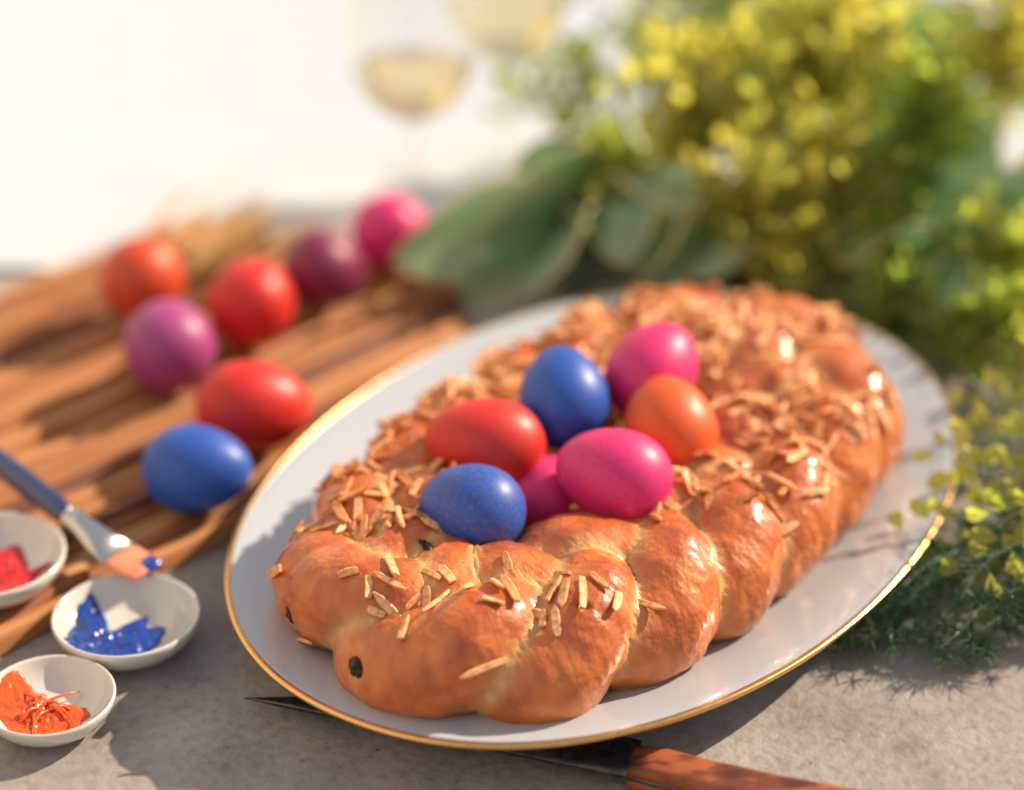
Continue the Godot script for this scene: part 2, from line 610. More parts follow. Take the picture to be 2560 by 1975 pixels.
func almonds(bread: Node3D) -> void:
	var shapes := []
	for v in 14: shapes.append(sliver(v))
	var spots := []
	var fn := FastNoiseLite.new()
	fn.seed = 12
	fn.frequency = 28.0
	var tries := 0
	var eye := Vector3(0, 0.57, 0)
	while spots.size() < 560 and tries < 60000:
		tries += 1
		var i := rng.randi_range(0, NS - 1)
		var j := rng.randi_range(4, 42)
		var id := i * NT + j
		var p := bread_p[id]
		var n := bread_n[id]
		if n.y < 0.15 or p.y < 0.035: continue
		var back := smoothstep(-0.775, -0.83, p.z)
		var leftarm := 1.0 if p.x < 0.0 and p.z < -0.77 else 0.0
		var clump := fn.get_noise_3dv(p) * 0.5 + 0.5
		var want := 0.95 * back * clump
		want = maxf(want, leftarm * 0.5)
		want *= smoothstep(0.35, 0.75, n.y) * smoothstep(0.30, 0.52, clump)
		if rng.randf() > want: continue
		spots.append([p.distance_to(eye), on_bread(i, j, rng.randf_range(0, TAU), rng.randf_range(0.0005, 0.0026), rng.randf_range(-0.4, 0.4), rng.randf_range(-0.7, 0.7)), rng.randi_range(0, 13), [0, 0, 1, 1, 1, 2, 2, 3][rng.randi_range(0, 7)]])
	for q in SLIVERS:
		var o := put("almond_sliver", shapes[q[4]], M["almond0" if q[0] % 3 else "almond1"], bread)
		o.transform = on_bread(q[0], q[1], q[2], 0.0012, sin(q[0] * 1.3) * 0.15, sin(q[0] * 2.1) * 0.5).scaled_local(Vector3(q[3] / 0.0072, 1, 1))
	spots.sort_custom(func(a, b): return a[0] < b[0])
	var heap := []
	for k in spots.size():
		var s: Array = spots[k]
		if k < 262:
			var o := put("almond_sliver", shapes[s[2]], M["almond%d" % s[3]], bread)
			o.transform = s[1]
		else:
			heap.append(s)
	var mm := MultiMesh.new()
	mm.transform_format = MultiMesh.TRANSFORM_3D
	mm.mesh = shapes[0]
	mm.use_colors = false
	mm.instance_count = heap.size()
	for k in heap.size(): mm.set_instance_transform(k, heap[k][1])
	var mi := MultiMeshInstance3D.new()
	mi.name = "almond_sliver_heap"
	mi.multimesh = mm
	mi.material_override = M["almond1"]
	bread.add_child(mi, true)
	tag(mi, "", "", "", "stuff")

# ---------------------------------------------------------------- eggs

func egg_mesh() -> ArrayMesh:
	# long axis along x, unit half length and unit half width
	var prof := []
	var n := 40
	for i in n + 1:
		var a := PI * i / n
		prof.append([sin(a) * (1.0 - 0.0 * a), -cos(a)])
	var p := PackedVector3Array()
	var seg := 48
	for i in seg:
		var b := TAU * i / seg
		for q in prof:
			var x: float = q[1]
			var r: float = q[0] * (1.0 - 0.13 * x) * 0.99
			p.append(Vector3(x, r * cos(b), r * sin(b)))
	return sheet(p, seg, n + 1, true, false)

func egg(me: Mesh, at: Vector3, axis: Vector3, half_len: float, half_wid: float, m: String, label: String, group: String) -> void:
	var o := put("dyed_egg", me, M[m])
	var x := axis.normalized()
	var y := (Vector3.UP - x * x.y)
	y = y.normalized() if y.length() > 0.05 else Vector3.RIGHT
	var z := x.cross(y)
	o.transform = Transform3D(Basis(x * half_len, y * half_wid, z * half_wid), at)
	tag(o, label, "egg", group)

func eggs() -> void:
	var me := egg_mesh()
	var up := Vector3(0, 0.866, -0.5)
	var rt := Vector3(1, 0, 0)
	var fw := Vector3(0, -0.5, -0.866)
	var g := "dyed eggs heaped inside the bread ring"
	egg(me, Vector3(0.023, 0.0725, -0.860), up * 0.95 + rt * -0.15 + fw * 0.35, 0.0235, 0.0203, "dye_blue", "blue egg standing at the back of the heap between red and pink eggs", g)
	egg(me, Vector3(0.0635, 0.0755, -0.879), up * 0.75 + rt * 0.55 + fw * 0.3, 0.0240, 0.0203, "dye_pink", "pink egg furthest back in the bread ring behind the orange egg", g)
	egg(me, Vector3(0.0690, 0.066, -0.8445), up * 0.9 + rt * -0.2 + fw * 0.3, 0.0236, 0.0210, "dye_orange", "orange egg leaning on the right inside of the bread ring", g)
	egg(me, Vector3(-0.0116, 0.0645, -0.834), rt * -1.0 + up * 0.12, 0.0268, 0.0198, "dye_red", "coral red egg lying on its side behind the front blue egg", g)
	egg(me, Vector3(0.0432, 0.0655, -0.8060), rt * -0.95 + up * 0.28 + fw * 0.1, 0.0254, 0.0204, "dye_pink", "bright pink egg at the front of the heap right of the blue egg", g)
	egg(me, Vector3(-0.0168, 0.0625, -0.7845), rt * -0.9 + up * 0.2 + fw * 0.4, 0.0231, 0.0192, "dye_blue_dusted", "blue egg with rubbed dusty patches nearest the front of the bread", g)
	egg(me, Vector3(0.0158, 0.041, -0.8275), rt * 0.4 + fw, 0.0225, 0.019, "dye_pink", "magenta egg mostly hidden low between the front blue and pink eggs", g)
	g = "dyed eggs on the wooden board"
	var h := 0.0335
	egg(me, Vector3(-0.1956, h + 0.001, -1.050), rt * -0.8 + fw * 0.7, 0.0235, 0.0222, "dye_vermilion", "blurred orange egg leftmost on the far end of the board", g)
	egg(me, Vector3(-0.1339, h + 0.001, -1.0238), fw + rt * 0.2 + up * 0.35, 0.0255, 0.0226, "dye_scarlet", "blurred red egg between the purple and violet eggs on the board", g)
	egg(me, Vector3(-0.0996, h, -1.0641), rt + fw * 0.7, 0.0228, 0.0205, "dye_purple", "dark purple egg beside the far pink egg on the board", g)
	egg(me, Vector3(-0.066, h, -1.108), rt * 0.5 + fw, 0.0235, 0.021, "dye_pink", "blurred pink egg furthest away beside the dark leaf", g)
	egg(me, Vector3(-0.1709, h + 0.001, -0.9786), fw * 0.8 + up * 0.6 + rt * -0.2, 0.0255, 0.0228, "dye_violet", "mauve violet egg on the board in front of the orange egg", g)
	egg(me, Vector3(-0.1224, h, -0.9184), rt * 0.97 + fw * 0.2, 0.0278, 0.0222, "dye_scarlet", "red egg lying behind the blue egg near the platter rim", g)
	egg(me, Vector3(-0.1431, h - 0.002, -0.8656), rt * 0.98 + fw * -0.2, 0.0256, 0.0205, "dye_blue", "blue egg on the front edge of the board left of the platter", g)

# ---------------------------------------------------------------- wooden board of rough splints

func board() -> void:
	var b := thing("split_wood_board", "rough brown board of long split wood splints under the left hand eggs", "board")
	var gd := Vector3(0.70, 0, -0.714).normalized()
	var pd := Vector3(0.714, 0, 0.70).normalized()
	var base := PackedVector3Array()
	var fn := FastNoiseLite.new()
	fn.seed = 31
	fn.frequency = 1.0
	var v := -0.962
	var idx := 0
	while v < -0.697:
		var wid := rng.randf_range(0.004, 0.0105)
		var mid := v + wid / 2.0
		v += wid
		var g0 := 0.37 + rng.randf_range(-0.012, 0.02)
		if mid < -0.70: g0 -= 0.03
		var g1 := lerpf(0.715, 0.75, clampf((mid + 0.962) / 0.2, 0, 1)) + rng.randf_range(-0.02, 0.025)
		if mid > -0.76: g1 = minf(g1, 0.74)
		if mid > -0.865 and mid < -0.785: g1 = maxf(g1, 0.765 + 0.010 * fn.get_noise_2d(mid * 300.0, 5.0))
		var top := rng.randf_range(0.0062, 0.0128)
		if mid > -0.72: top = rng.randf_range(0.006, 0.0105)
		var n := 30
		var p := PackedVector3Array()
		var uv := PackedVector2Array()
		for i in n + 1:
			var f := float(i) / n
			var gg := lerpf(g0, g1, f)
			var wob := 0.0012 * fn.get_noise_2d(gg * 14.0, idx * 3.0)
			var hh := top + 0.0018 * fn.get_noise_2d(gg * 22.0, idx * 7.0 + 50.0)
			var sh := 1.0
			if i == 0 or i == n: sh = rng.randf_range(0.35, 0.7)
			var k := 0
			for q in [[-0.5, 0.0], [-0.48, 0.72], [-0.22, 0.95], [0.08, 1.0], [0.34, 0.9], [0.49, 0.66], [0.5, 0.0]]:
				var y: float = q[1] * hh * (sh if q[1] > 0.0 else 1.0) + 0.0012
				y += 0.0009 * fn.get_noise_2d(gg * 60.0, idx * 11.0 + k * 2.3) * q[1]
				p.append(gd * gg + pd * (mid + wob + q[0] * wid * 1.02 * lerpf(0.5, 1.0, sh)) + Vector3(0, y, 0))
				uv.append(Vector2(gg * 4.0 + idx * 0.37, k * 0.14 + idx * 0.23))
				k += 1
		# ends closed by pinching
		var a := PackedVector3Array()
		var au := PackedVector2Array()
		for k in 7:
			a.append(p[3] * 0.3 + p[0] * 0.35 + p[6] * 0.35)
			au.append(uv[3])
		a.append_array(p)
		au.append_array(uv)
		for k in 7:
			a.append(p[n * 7 + 3] * 0.3 + p[n * 7] * 0.35 + p[n * 7 + 6] * 0.35)
			au.append(uv[n * 7 + 3])
		var kind: int = [0, 0, 1, 2, 2, 3, 0, 4, 1][rng.randi_range(0, 8)]
		put("splint", sheet(a, n + 3, 7, false, false, false, PackedColorArray(), au), M["wood%d" % kind], b)
		idx += 1
	# loose splinters torn up at the far ragged end and at the near end
	for k in 34:
		var far := k < 27
		var mid := rng.randf_range(-0.955, -0.845) if far else rng.randf_range(-0.735, -0.69)
		var g := rng.randf_range(0.655, 0.715) if far else rng.randf_range(0.345, 0.37)
		var dirn := 1.0 if far else -1.0
		var a := gd * g + pd * mid + Vector3(0, 0.010, 0)
		var c := a + gd * dirn * rng.randf_range(0.03, 0.055) + Vector3(0, rng.randf_range(0.004, 0.024) if far else rng.randf_range(-0.006, 0.0), 0) + pd * rng.randf_range(-0.012, 0.012)
		var path := curve([a, (a + c) * 0.5 + Vector3(0, 0.003, 0), c], 8)
		put("splinter", tube(path, taper(8, 0.0034, 0.0008), 6, 0.5), M["wood_pale"], b)

# ---------------------------------------------------------------- bowls of paint and the brush

func bowl(at: Vector3, r: float, label: String) -> Node3D:
	var b := thing("paint_bowl", label, "bowl", at, "small white paint bowls")
	var h := 0.0165 * r / 0.031
	var prof := [[0.0, 0.0042], [0.35, 0.0044], [0.6, 0.0055], [0.78, 0.0085], [0.88, 0.0122], [0.93, 0.0152], [0.955, 0.0164], [0.98, 0.0166], [0.998, 0.0160], [1.0, 0.0148], [0.985, 0.0128], [0.94, 0.0098], [0.85, 0.0062], [0.72, 0.0035], [0.60, 0.0022], [0.58, 0.0004], [0.52, 0.0004], [0.50, 0.0016], [0.0, 0.0016]]
	var pr := []
	for q in prof: pr.append([q[0] * r, q[1] * r / 0.031])
	put("dish", lathe(pr, 80, false, 0.006), M["bowl_porcelain"], b)
	return b

func bowl_floor(f: float, r: float) -> float:
	var k := r / 0.031
	return k * (0.0044 + 0.0118 * pow(clampf((f - 0.35) / 0.6, 0.0, 1.0), 2.2))

# a puddle of thick paint lying in the bowl: outline given as [angle in turns, reach]
func paint_blob(r: float, off: Vector2, outline: Array, thick: float, sd: int, ridges: float, grow := 1.0) -> ArrayMesh:
	var fn := FastNoiseLite.new()
	fn.seed = sd
	fn.frequency = 1.0
	var na := 120
	var nr := 26
	var p := PackedVector3Array()
	for i in na:
		var a := float(i) / na
		var reach := 0.0
		for k in outline.size():
			var q: Array = outline[k]
			var q2: Array = outline[(k + 1) % outline.size()]
			var a0: float = q[0]
			var a1: float = q2[0] + (1.0 if k == outline.size() - 1 else 0.0)
			var aa := a if a >= a0 or k < outline.size() - 1 else a + 1.0
			if aa >= a0 and aa < a1:
				reach = lerpf(q[1], q2[1], smoothstep(0.0, 1.0, (aa - a0) / (a1 - a0)))
		reach *= r * grow * (1.0 + 0.05 * fn.get_noise_2d(cos(TAU * a) * 6.0, sin(TAU * a) * 6.0))
		for j in nr:
			var f := float(j) / (nr - 1)
			var x := off.x * r + cos(TAU * a) * reach * f
			var z := off.y * r + sin(TAU * a) * reach * f
			var l := Vector2(x, z).length() / r
			var y := bowl_floor(minf(l, 0.95), r) - 0.0004
			var edge := 1.0 - pow(f, 5.0)
			var rg := fn.get_noise_2d(x * 120.0, z * 120.0)
			var rg2 := 1.0 - absf(fn.get_noise_2d(x * 170.0 + 40.0, z * 170.0)) * 2.0
			y += edge * (thick * (1.0 - 0.55 * f * f) + ridges * (rg + 0.55 * rg2))
			if f >= 1.0: y -= 0.0004
			p.append(Vector3(x, y, z))
	return sheet(p, na, nr, true, false)

func paints_and_brush() -> void:
	var bb := bowl(Vector3(-0.1632, 0, -0.7738), 0.0312, "small white bowl of glossy blue paint under the brush tip")
	var o := put("blue_paint", paint_blob(0.0312, Vector2(-0.35, 0.42), [[0.0, 0.70], [0.111, 0.64], [0.185, 0.58], [0.268, 0.45], [0.40, 0.42], [0.549, 0.44], [0.649, 0.62], [0.69, 0.95], [0.715, 1.13], [0.738, 0.9], [0.775, 0.58], [0.80, 0.66], [0.8366, 1.08], [0.866, 0.92], [0.90, 1.06], [0.944, 0.92], [0.98, 0.74]], 0.0038, 3, 0.0019), M["paint_blue"])
	o.position = Vector3(-0.1632, 0, -0.7738)
	tag(o, "thick glossy blue paint splashed inside the middle white bowl", "paint")
	bowl(Vector3(-0.1869, 0, -0.7213), 0.0270, "small white bowl of stringy orange paint nearest the front")
	o = put("orange_paint", paint_blob(0.027, Vector2(-0.14, 0.06), [[0.0, 0.66], [0.05, 0.60], [0.14, 0.50], [0.22, 0.52], [0.30, 0.60], [0.40, 0.48], [0.50, 0.55], [0.56, 0.62], [0.62, 0.75], [0.66, 0.78], [0.72, 0.45], [0.80, 0.36], [0.90, 0.42], [0.96, 0.62]], 0.0034, 8, 0.0016, 1.15), M["paint_orange"])
	o.position = Vector3(-0.1869, 0, -0.7213)
	tag(o, "stringy orange paint heaped in the front white bowl", "paint")
	for k in 13:
		var a := rng.randf_range(0, TAU)
		var c := Vector3(-0.0035 + cos(a) * rng.randf_range(0.002, 0.009), 0.0085, sin(a) * rng.randf_range(0.002, 0.009))
		var d := Vector3(cos(a + rng.randf_range(-0.9, 0.9)), 0, sin(a + rng.randf_range(-0.9, 0.9))) * rng.randf_range(0.006, 0.011)
		var e := c + d
		e.y = bowl_floor(minf(Vector2(e.x, e.z).length() / 0.027, 0.95), 0.027) + 0.0006
		var path := curve([c - d * 0.5 + Vector3(0, -0.0015, 0), c + Vector3(0, 0.0006, 0), c + d * 0.6 + Vector3(rng.randf_range(-0.002, 0.002), -0.001, rng.randf_range(-0.002, 0.002)), e], 12)
		put("paint_string", tube(path, taper(12, rng.randf_range(0.0009, 0.0016), 0.0003), 7, 0.8), M["paint_orange"], o)
	bowl(Vector3(-0.2262, 0.0095, -0.8040), 0.0330, "small white bowl of red paint cut off by the left edge")
	o = put("red_paint", paint_blob(0.033, Vector2(0.0, 0.22), [[0.0, 0.5], [0.083, 0.58], [0.21, 0.64], [0.4, 0.6], [0.6, 0.6], [0.75, 0.66], [0.79, 0.72], [0.86, 0.55], [0.905, 0.5], [0.93, 0.68], [0.96, 0.5]], 0.0042, 14, 0.0021, 1.25), M["paint_red"])
	o.position = Vector3(-0.2262, 0.0095, -0.8040)
	tag(o, "smooth red paint lying in the left white bowl", "paint")

	# brush
	var br := thing("paint_brush", "flat paint brush with dark blue handle and silver ferrule resting on the blue paint bowl", "paint brush")
	var tip := Vector3(-0.1575, 0.0195, -0.8005)
	var fe := Vector3(-0.1710, 0.0215, -0.8105)
	var fb := Vector3(-0.1955, 0.0270, -0.8315)
	var hb := Vector3(-0.290, 0.0465, -0.9180)
	var ax := (tip - fb).normalized()
	var side := ax.cross(Vector3.UP).normalized()
	# tilted so that its flat faces the viewer
	var nrm := side.cross(ax).normalized()
	if nrm.y < 0.0: nrm = -nrm
	var sec := func(c: Vector3, w: float, h: float, pw: float) -> PackedVector3Array:
		var a := PackedVector3Array()
		for k in 28:
			var t := TAU * k / 28.0
			var s := super_pt(w, h, pw, t)
			a.append(c + side * s.x + nrm * s.y)
		return a
	var p := PackedVector3Array()
	for q in [[0.0, 0.0001, 0.0001], [0.0, 0.0044, 0.0044], [0.03, 0.0050, 0.0050], [0.10, 0.0056, 0.0056], [0.3, 0.0058, 0.0058], [0.6, 0.0052, 0.0052], [1.0, 0.0042, 0.0042]]:
		p.append_array(sec.call(fb.lerp(hb, q[0]), q[1], q[2], 2.0))
	put("handle", sheet(p, 7, 28, false, true), M["blue_lacquer"], br)
	p = PackedVector3Array()
	for q in [[-0.02, 0.0053, 0.0053], [0.0, 0.0057, 0.0057], [0.06, 0.0057, 0.0057], [0.08, 0.0052, 0.0052], [0.12, 0.0052, 0.0052], [0.15, 0.0057, 0.0056], [0.2, 0.0053, 0.0052], [0.32, 0.0060, 0.0046], [0.6, 0.0078, 0.0033], [1.0, 0.0096, 0.0023], [1.0, 0.0090, 0.0018]]:
		p.append_array(sec.call(fb.lerp(fe, q[0]), q[1], q[2], 2.2))
	put("ferrule", sheet(p, 11, 28, false, true), M["ferrule"], br)
	p = PackedVector3Array()
	for q in [[-0.05, 0.0088, 0.0017], [0.3, 0.0092, 0.0022], [0.65, 0.0090, 0.0017], [1.0, 0.0078, 0.0007], [1.02, 0.0001, 0.0001]]:
		p.append_array(sec.call(fe.lerp(tip, q[0]), q[1], q[2], 2.4))
	var bris := put("bristles", sheet(p, 5, 28, false, true), M["bristle"], br)
	var hair := SurfaceTool.new()
	hair.begin(Mesh.PRIMITIVE_TRIANGLES)
	for k in 64:
		var f := (k % 32) / 31.0 * 2.0 - 1.0
		var up_ := 1.0 if k < 32 else -1.0
		var h0 := fe + side * f * 0.0088 + nrm * up_ * 0.0016 * sqrt(1.0 - f * f * 0.9)
		var h1 := fe.lerp(tip, 0.6) + side * f * 0.0090 + nrm * up_ * 0.0017 * sqrt(1.0 - f * f * 0.9)
		var h2 := fe.lerp(tip, rng.randf_range(0.98, 1.1)) + side * (f * 0.0080 + rng.randf_range(-0.0006, 0.0006)) + nrm * up_ * 0.0004
		tube(curve([h0, h1, h2], 7), taper(7, 0.00034, 0.00012), 5, 1.0, hair)
	put("hairs", hair.commit(), M["bristle"], bris)
	# paint on the tip, on the right half of the bristles
	p = PackedVector3Array()
	for q in [[0.62, 0.0001, 0.0001], [0.62, 0.0044, 0.0022], [0.85, 0.0048, 0.0019], [1.04, 0.0042, 0.0013], [1.07, 0.0001, 0.0001]]:
		p.append_array(sec.call(fe.lerp(tip, q[0]) + side * 0.0044 * (1.0 if side.x > 0.0 else -1.0), q[1], q[2], 2.6))
	put("paint_tip", sheet(p, 5, 28, false, true), M["paint_blue"], bris)

# ---------------------------------------------------------------- knife

func knife() -> void:
	var k := thing("kitchen_knife", "old dark kitchen knife with orange brown wooden handle half under the platter", "knife")
	var tip := Vector3(-0.1094, 0.0062, -0.7293)
	var d := Vector3(0.948, 0.0, 0.318).normalized()
	var up := Vector3(0.318, 0.0, -0.948).normalized()    # towards the cutting edge
	var l := 0.162
	var p := PackedVector3Array()
	var n := 40
	for i in n + 1:
		var f := float(i) / n
		var w := 0.0235 * (1.0 - pow(1.0 - minf(f * 1.25, 1.0), 2.2)) + 0.0003
		var c := tip + d * l * f + Vector3(0, 0.0014 * f, 0)
		var h := 0.00085 * minf(1.0, f * 6.0 + 0.25)
		for q in [[-0.0002, 0.7], [0.0003, 1.0], [0.35, 0.75], [0.95, 0.12], [1.0, 0.0], [0.95, -0.12], [0.35, -0.75], [0.0003, -1.0], [-0.0002, -0.7]]:
			p.append(c + up * w * q[0] + Vector3(0, h * q[1], 0))
	put("blade", sheet(p, n + 1, 9, false, true), M["old_steel"], k)
	# tang sandwiched between two wooden scales
	var hb := tip + d * l + Vector3(0, 0.0014, 0)
	var outline := [[0.0, 0.0, 0.016], [0.01, -0.0008, 0.017], [0.03, -0.0015, 0.0155], [0.06, -0.002, 0.015], [0.09, -0.0025, 0.0165], [0.115, -0.0015, 0.0175], [0.125, 0.003, 0.015]]
	for s in [0, 1, 2]:
		var y0: float = [0.0007, -0.0008, -0.0075][s]
		var y1: float = [0.0062, 0.0008, -0.0007][s]
		p = PackedVector3Array()
		for i in outline.size() + 2:
			var q: Array = outline[clampi(i - 1, 0, outline.size() - 1)]
			var c: Vector3 = hb + d * q[0]
			var a: float = q[1]
			var b: float = q[2]
			var m := (a + b) / 2.0
			var pinch := 0.0 if i == 0 or i == outline.size() + 1 else 1.0
			var r := 0.0035 if s != 1 else 0.0001
			var ring := []
			if s == 0: ring = [[a, y0], [a, y1 - r], [a + r * 0.3, y1 - r * 0.3], [a + r, y1], [b - r, y1], [b - r * 0.3, y1 - r * 0.3], [b, y1 - r], [b, y0]]
			elif s == 2: ring = [[a, y1], [b, y1], [b, y0 + r], [b - r * 0.3, y0 + r * 0.3], [b - r, y0], [a + r, y0], [a + r * 0.3, y0 + r * 0.3], [a, y0 + r]]
			else: ring = [[a - 0.0004, y0], [a - 0.0004, 0.0], [a - 0.0004, y1], [m, y1], [b + 0.0004, y1], [b + 0.0004, 0.0], [b + 0.0004, y0], [m, y0]]
			for g in ring:
				var yy: float = g[1]
				if s == 0 and i <= 1: yy = lerpf(y0, yy, 0.8)
				p.append(c + up * lerpf(m, g[0], pinch) + Vector3(0, lerpf((y0 + y1) / 2.0, yy, pinch), 0))
		put(["handle_scale", "tang", "handle_scale"][s], sheet(p, outline.size() + 2, 8, false, true), M["old_steel"] if s == 1 else M["handle_wood"], k)

# ---------------------------------------------------------------- wine glasses

func glass(at: Vector3, r: float, stem: float, level: float, label: String) -> void:
	var g := thing("wine_glass", label, "wine glass", at, "glasses of white wine at the back")
	var w := 0.0011
	var ins := []
	var ous := []
	for i in 25:
		var f := float(i) / 24.0
		var y := 0.085 * f
		var rr := r * sqrt(maxf(0.0, 1.0 - pow(1.0 - minf(f * 1.75, 1.0), 2.0)))
		if f > 0.57: rr = r * (1.0 - 0.22 * pow((f - 0.57) / 0.43, 2.0))
		ins.append([rr, stem + 0.003 + y])
		ous.append([rr + w, stem + 0.0015 + y])
	var prof := [[0.0, 0.0], [r * 0.9, 0.0], [r * 0.92, 0.001], [r * 0.9, 0.002], [r * 0.3, 0.004], [0.005, 0.008], [0.0038, 0.02], [0.0036, stem - 0.01], [0.0048, stem - 0.002]]
	for q in ous:
		if q[0] > 0.006: prof.append(q)
	var bowl_in := ins.duplicate()
	bowl_in.reverse()
	for q in bowl_in: prof.append(q)
	put("goblet", lathe(prof, 64), M["glass"], g)
	var wp := []
	for q in ins:
		if q[1] < stem + 0.003 + level: wp.append([maxf(q[0] - 0.0004, 0.0), q[1] + 0.0004])
	var top: Array = wp[wp.size() - 1]
	wp.append([top[0] * 0.97, top[1] + 0.0004])
	wp.append([0.0, top[1] + 0.0004])
	var o := put("white_wine", lathe(wp, 64), M["wine"])
	o.position = at
	tag(o, "pale golden wine inside the " + ("nearer lower glass" if at.z > -1.2 else "further upper glass"), "wine")

# ---------------------------------------------------------------- plants

# a small cupped leaf, long axis along +x from the origin
func add_leaf(st: SurfaceTool, t: Transform3D, l: float, w: float, c: Color) -> void:
	var a := t * Vector3(0, 0, 0)
	var b := t * Vector3(l * 0.45, l * 0.06, w)
	var d := t * Vector3(l * 0.45, l * 0.06, -w)
	var m := t * Vector3(l * 0.5, -l * 0.04, 0)
	var e := t * Vector3(l, -l * 0.03, 0)
	var b2 := t * Vector3(l * 0.8, l * 0.03, w * 0.7)
	var d2 := t * Vector3(l * 0.8, l * 0.03, -w * 0.7)
	st.set_color(c)
	for q in [a, b, m, b, b2, m, b2, e, m, a, m, d, d, m, d2, d2, m, e]: st.add_vertex(q)

func rand_dir() -> Vector3:
	var v := Vector3(rng.randfn(), rng.randfn(), rng.randfn())
	return v.normalized()

func spray(at: Vector3, top: Vector3, rad: float, twigs: int, leaves: int, size: float, m: String, label: String, called := "leafy_spray", grp := "yellow green leafy sprays behind the platter") -> void:
	var o := thing(called, label, "plant", at, grp)
	var st := SurfaceTool.new()
	st.begin(Mesh.PRIMITIVE_TRIANGLES)
	st.set_smooth_group(-1)
	var sw := SurfaceTool.new()
	sw.begin(Mesh.PRIMITIVE_TRIANGLES)
	var c := top - at
	var main := curve([Vector3.ZERO, Vector3(c.x * 0.25, c.y * 0.5, c.z * 0.25), c * 0.9, c + Vector3(0, rad * 0.5, 0)], 14)
	tube(main, taper(14, 0.0022, 0.0008), 6, 1.0, sw)
	for k in twigs:
		var s := main[rng.randi_range(6, 13)]
		var d := rand_dir()
		d.y = d.y * 0.8 + 0.15
		var e := c + d * rad * pow(rng.randf(), 0.45)
		var tw := curve([s, s.lerp(e, 0.5) + Vector3(0, 0.01, 0), e], 8)
		tube(tw, taper(8, 0.0008, 0.0003), 4, 1.0, sw)
		for j in leaves:
			var p := tw[2 + j % 6] + rand_dir() * 0.008
			var dir := (rand_dir() + d * 0.6).normalized()
			var nn := (rand_dir() + Vector3(0.3, 0.9, 0.1)).normalized()
			var side := dir.cross(nn).normalized()
			var b := Basis(dir, side.cross(dir).normalized(), side)
			var v := rng.randf_range(0.7, 1.1)
			add_leaf(st, Transform3D(b, p), size * rng.randf_range(0.7, 1.25), size * rng.randf_range(0.24, 0.36), Color(v * rng.randf_range(0.8, 1.1), v, v * rng.randf_range(0.7, 1.1)))
	st.generate_normals()
	put("stem", sw.commit(), M["stem_brown"], o)
	tag(put("foliage", st.commit(), M[m], o), "", "", "", "stuff")

# a long broad arching leaf
func broad_leaf(path: PackedVector3Array, w: float, side_hint: Vector3, fold: float) -> ArrayMesh:
	var p := PackedVector3Array()
	var n := path.size()
	for i in n:
		var f := float(i) / (n - 1)
		var ww := w * pow(sin(PI * clampf(0.04 + f * 0.96, 0.0, 1.0)), 0.75)
		var t := (path[mini(i + 1, n - 1)] - path[maxi(i - 1, 0)]).normalized()
		var s := (side_hint - t * side_hint.dot(t)).normalized()
		var u := s.cross(t).normalized()
		for j in 9:
			var g := j / 4.0 - 1.0
			p.append(path[i] + s * g * ww + u * (absf(g) * ww * fold - 0.10 * ww * smoothstep(0.7, 1.0, absf(g)) + 0.002 * sin(f * 14.0 + g * 3.0) * absf(g)))
	return sheet(p, n, 9, false, false)

func leaf_edge(path: PackedVector3Array, w: float, hint: Vector3, fold: float, i: int, g: float) -> Vector3:
	var n := path.size()
	var f := float(i) / (n - 1)
	var ww := w * pow(sin(PI * clampf(0.04 + f * 0.96, 0.0, 1.0)), 0.75)
	var t := (path[mini(i + 1, n - 1)] - path[maxi(i - 1, 0)]).normalized()
	var s := (hint - t * hint.dot(t)).normalized()
	return path[i] + s * g * ww + s.cross(t).normalized() * (ww * (fold - 0.10) + 0.002 * sin(f * 14.0 + g * 3.0))

func leaf_plant(at: Vector3, label: String, arr: Array) -> void:
	var o := thing("broad_leaf_plant", label, "plant", at, "dark broad leaved plants behind the platter")
	for q in arr:
		var tip: Vector3 = q[0] - at
		var path := curve([Vector3(tip.x * 0.08, 0.004, tip.z * 0.08), tip * 0.45 + Vector3(0, q[2], 0), tip], 16)
		var lm := broad_leaf(path, q[1], q[3], q[4])
		var lf := put("leaf", lm, M["leaf_dark"], o)
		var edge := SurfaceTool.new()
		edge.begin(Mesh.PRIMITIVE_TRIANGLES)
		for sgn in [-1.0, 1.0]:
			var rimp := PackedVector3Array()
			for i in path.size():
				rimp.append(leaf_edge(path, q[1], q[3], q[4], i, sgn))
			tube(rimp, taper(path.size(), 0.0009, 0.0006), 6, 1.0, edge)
		put("margin", edge.commit(), M["leaf_lit_rim"], lf)  # pale gold tubes imitate a sunlit rim on the leaf

func fan_leaf(l: float, w: float) -> ArrayMesh:
	# a maidenhair leaflet: wedge at the stalk, scalloped outer rim
	var st := SurfaceTool.new()
	st.begin(Mesh.PRIMITIVE_TRIANGLES)
	st.set_smooth_group(0)
	var rim := []
	for k in 17:
		var f := k / 16.0
		var a := lerpf(-0.78, 0.70, f)
		var rr := l * (0.95 + 0.035 * cos(f * TAU * 3.0)) * (1.0 - 0.42 * pow(absf(f * 2.0 - 1.0), 5.0))
		rim.append(Vector3(cos(a) * rr, 0.05 * l * sin(f * 9.0) - 0.08 * l * f, sin(a) * rr * w))
	for k in 16:
		st.set_color(Color(1, 1, 1))
		st.add_vertex(Vector3.ZERO)
		st.add_vertex(rim[k])
		st.add_vertex(rim[k + 1])
	st.generate_normals()
	return st.commit()

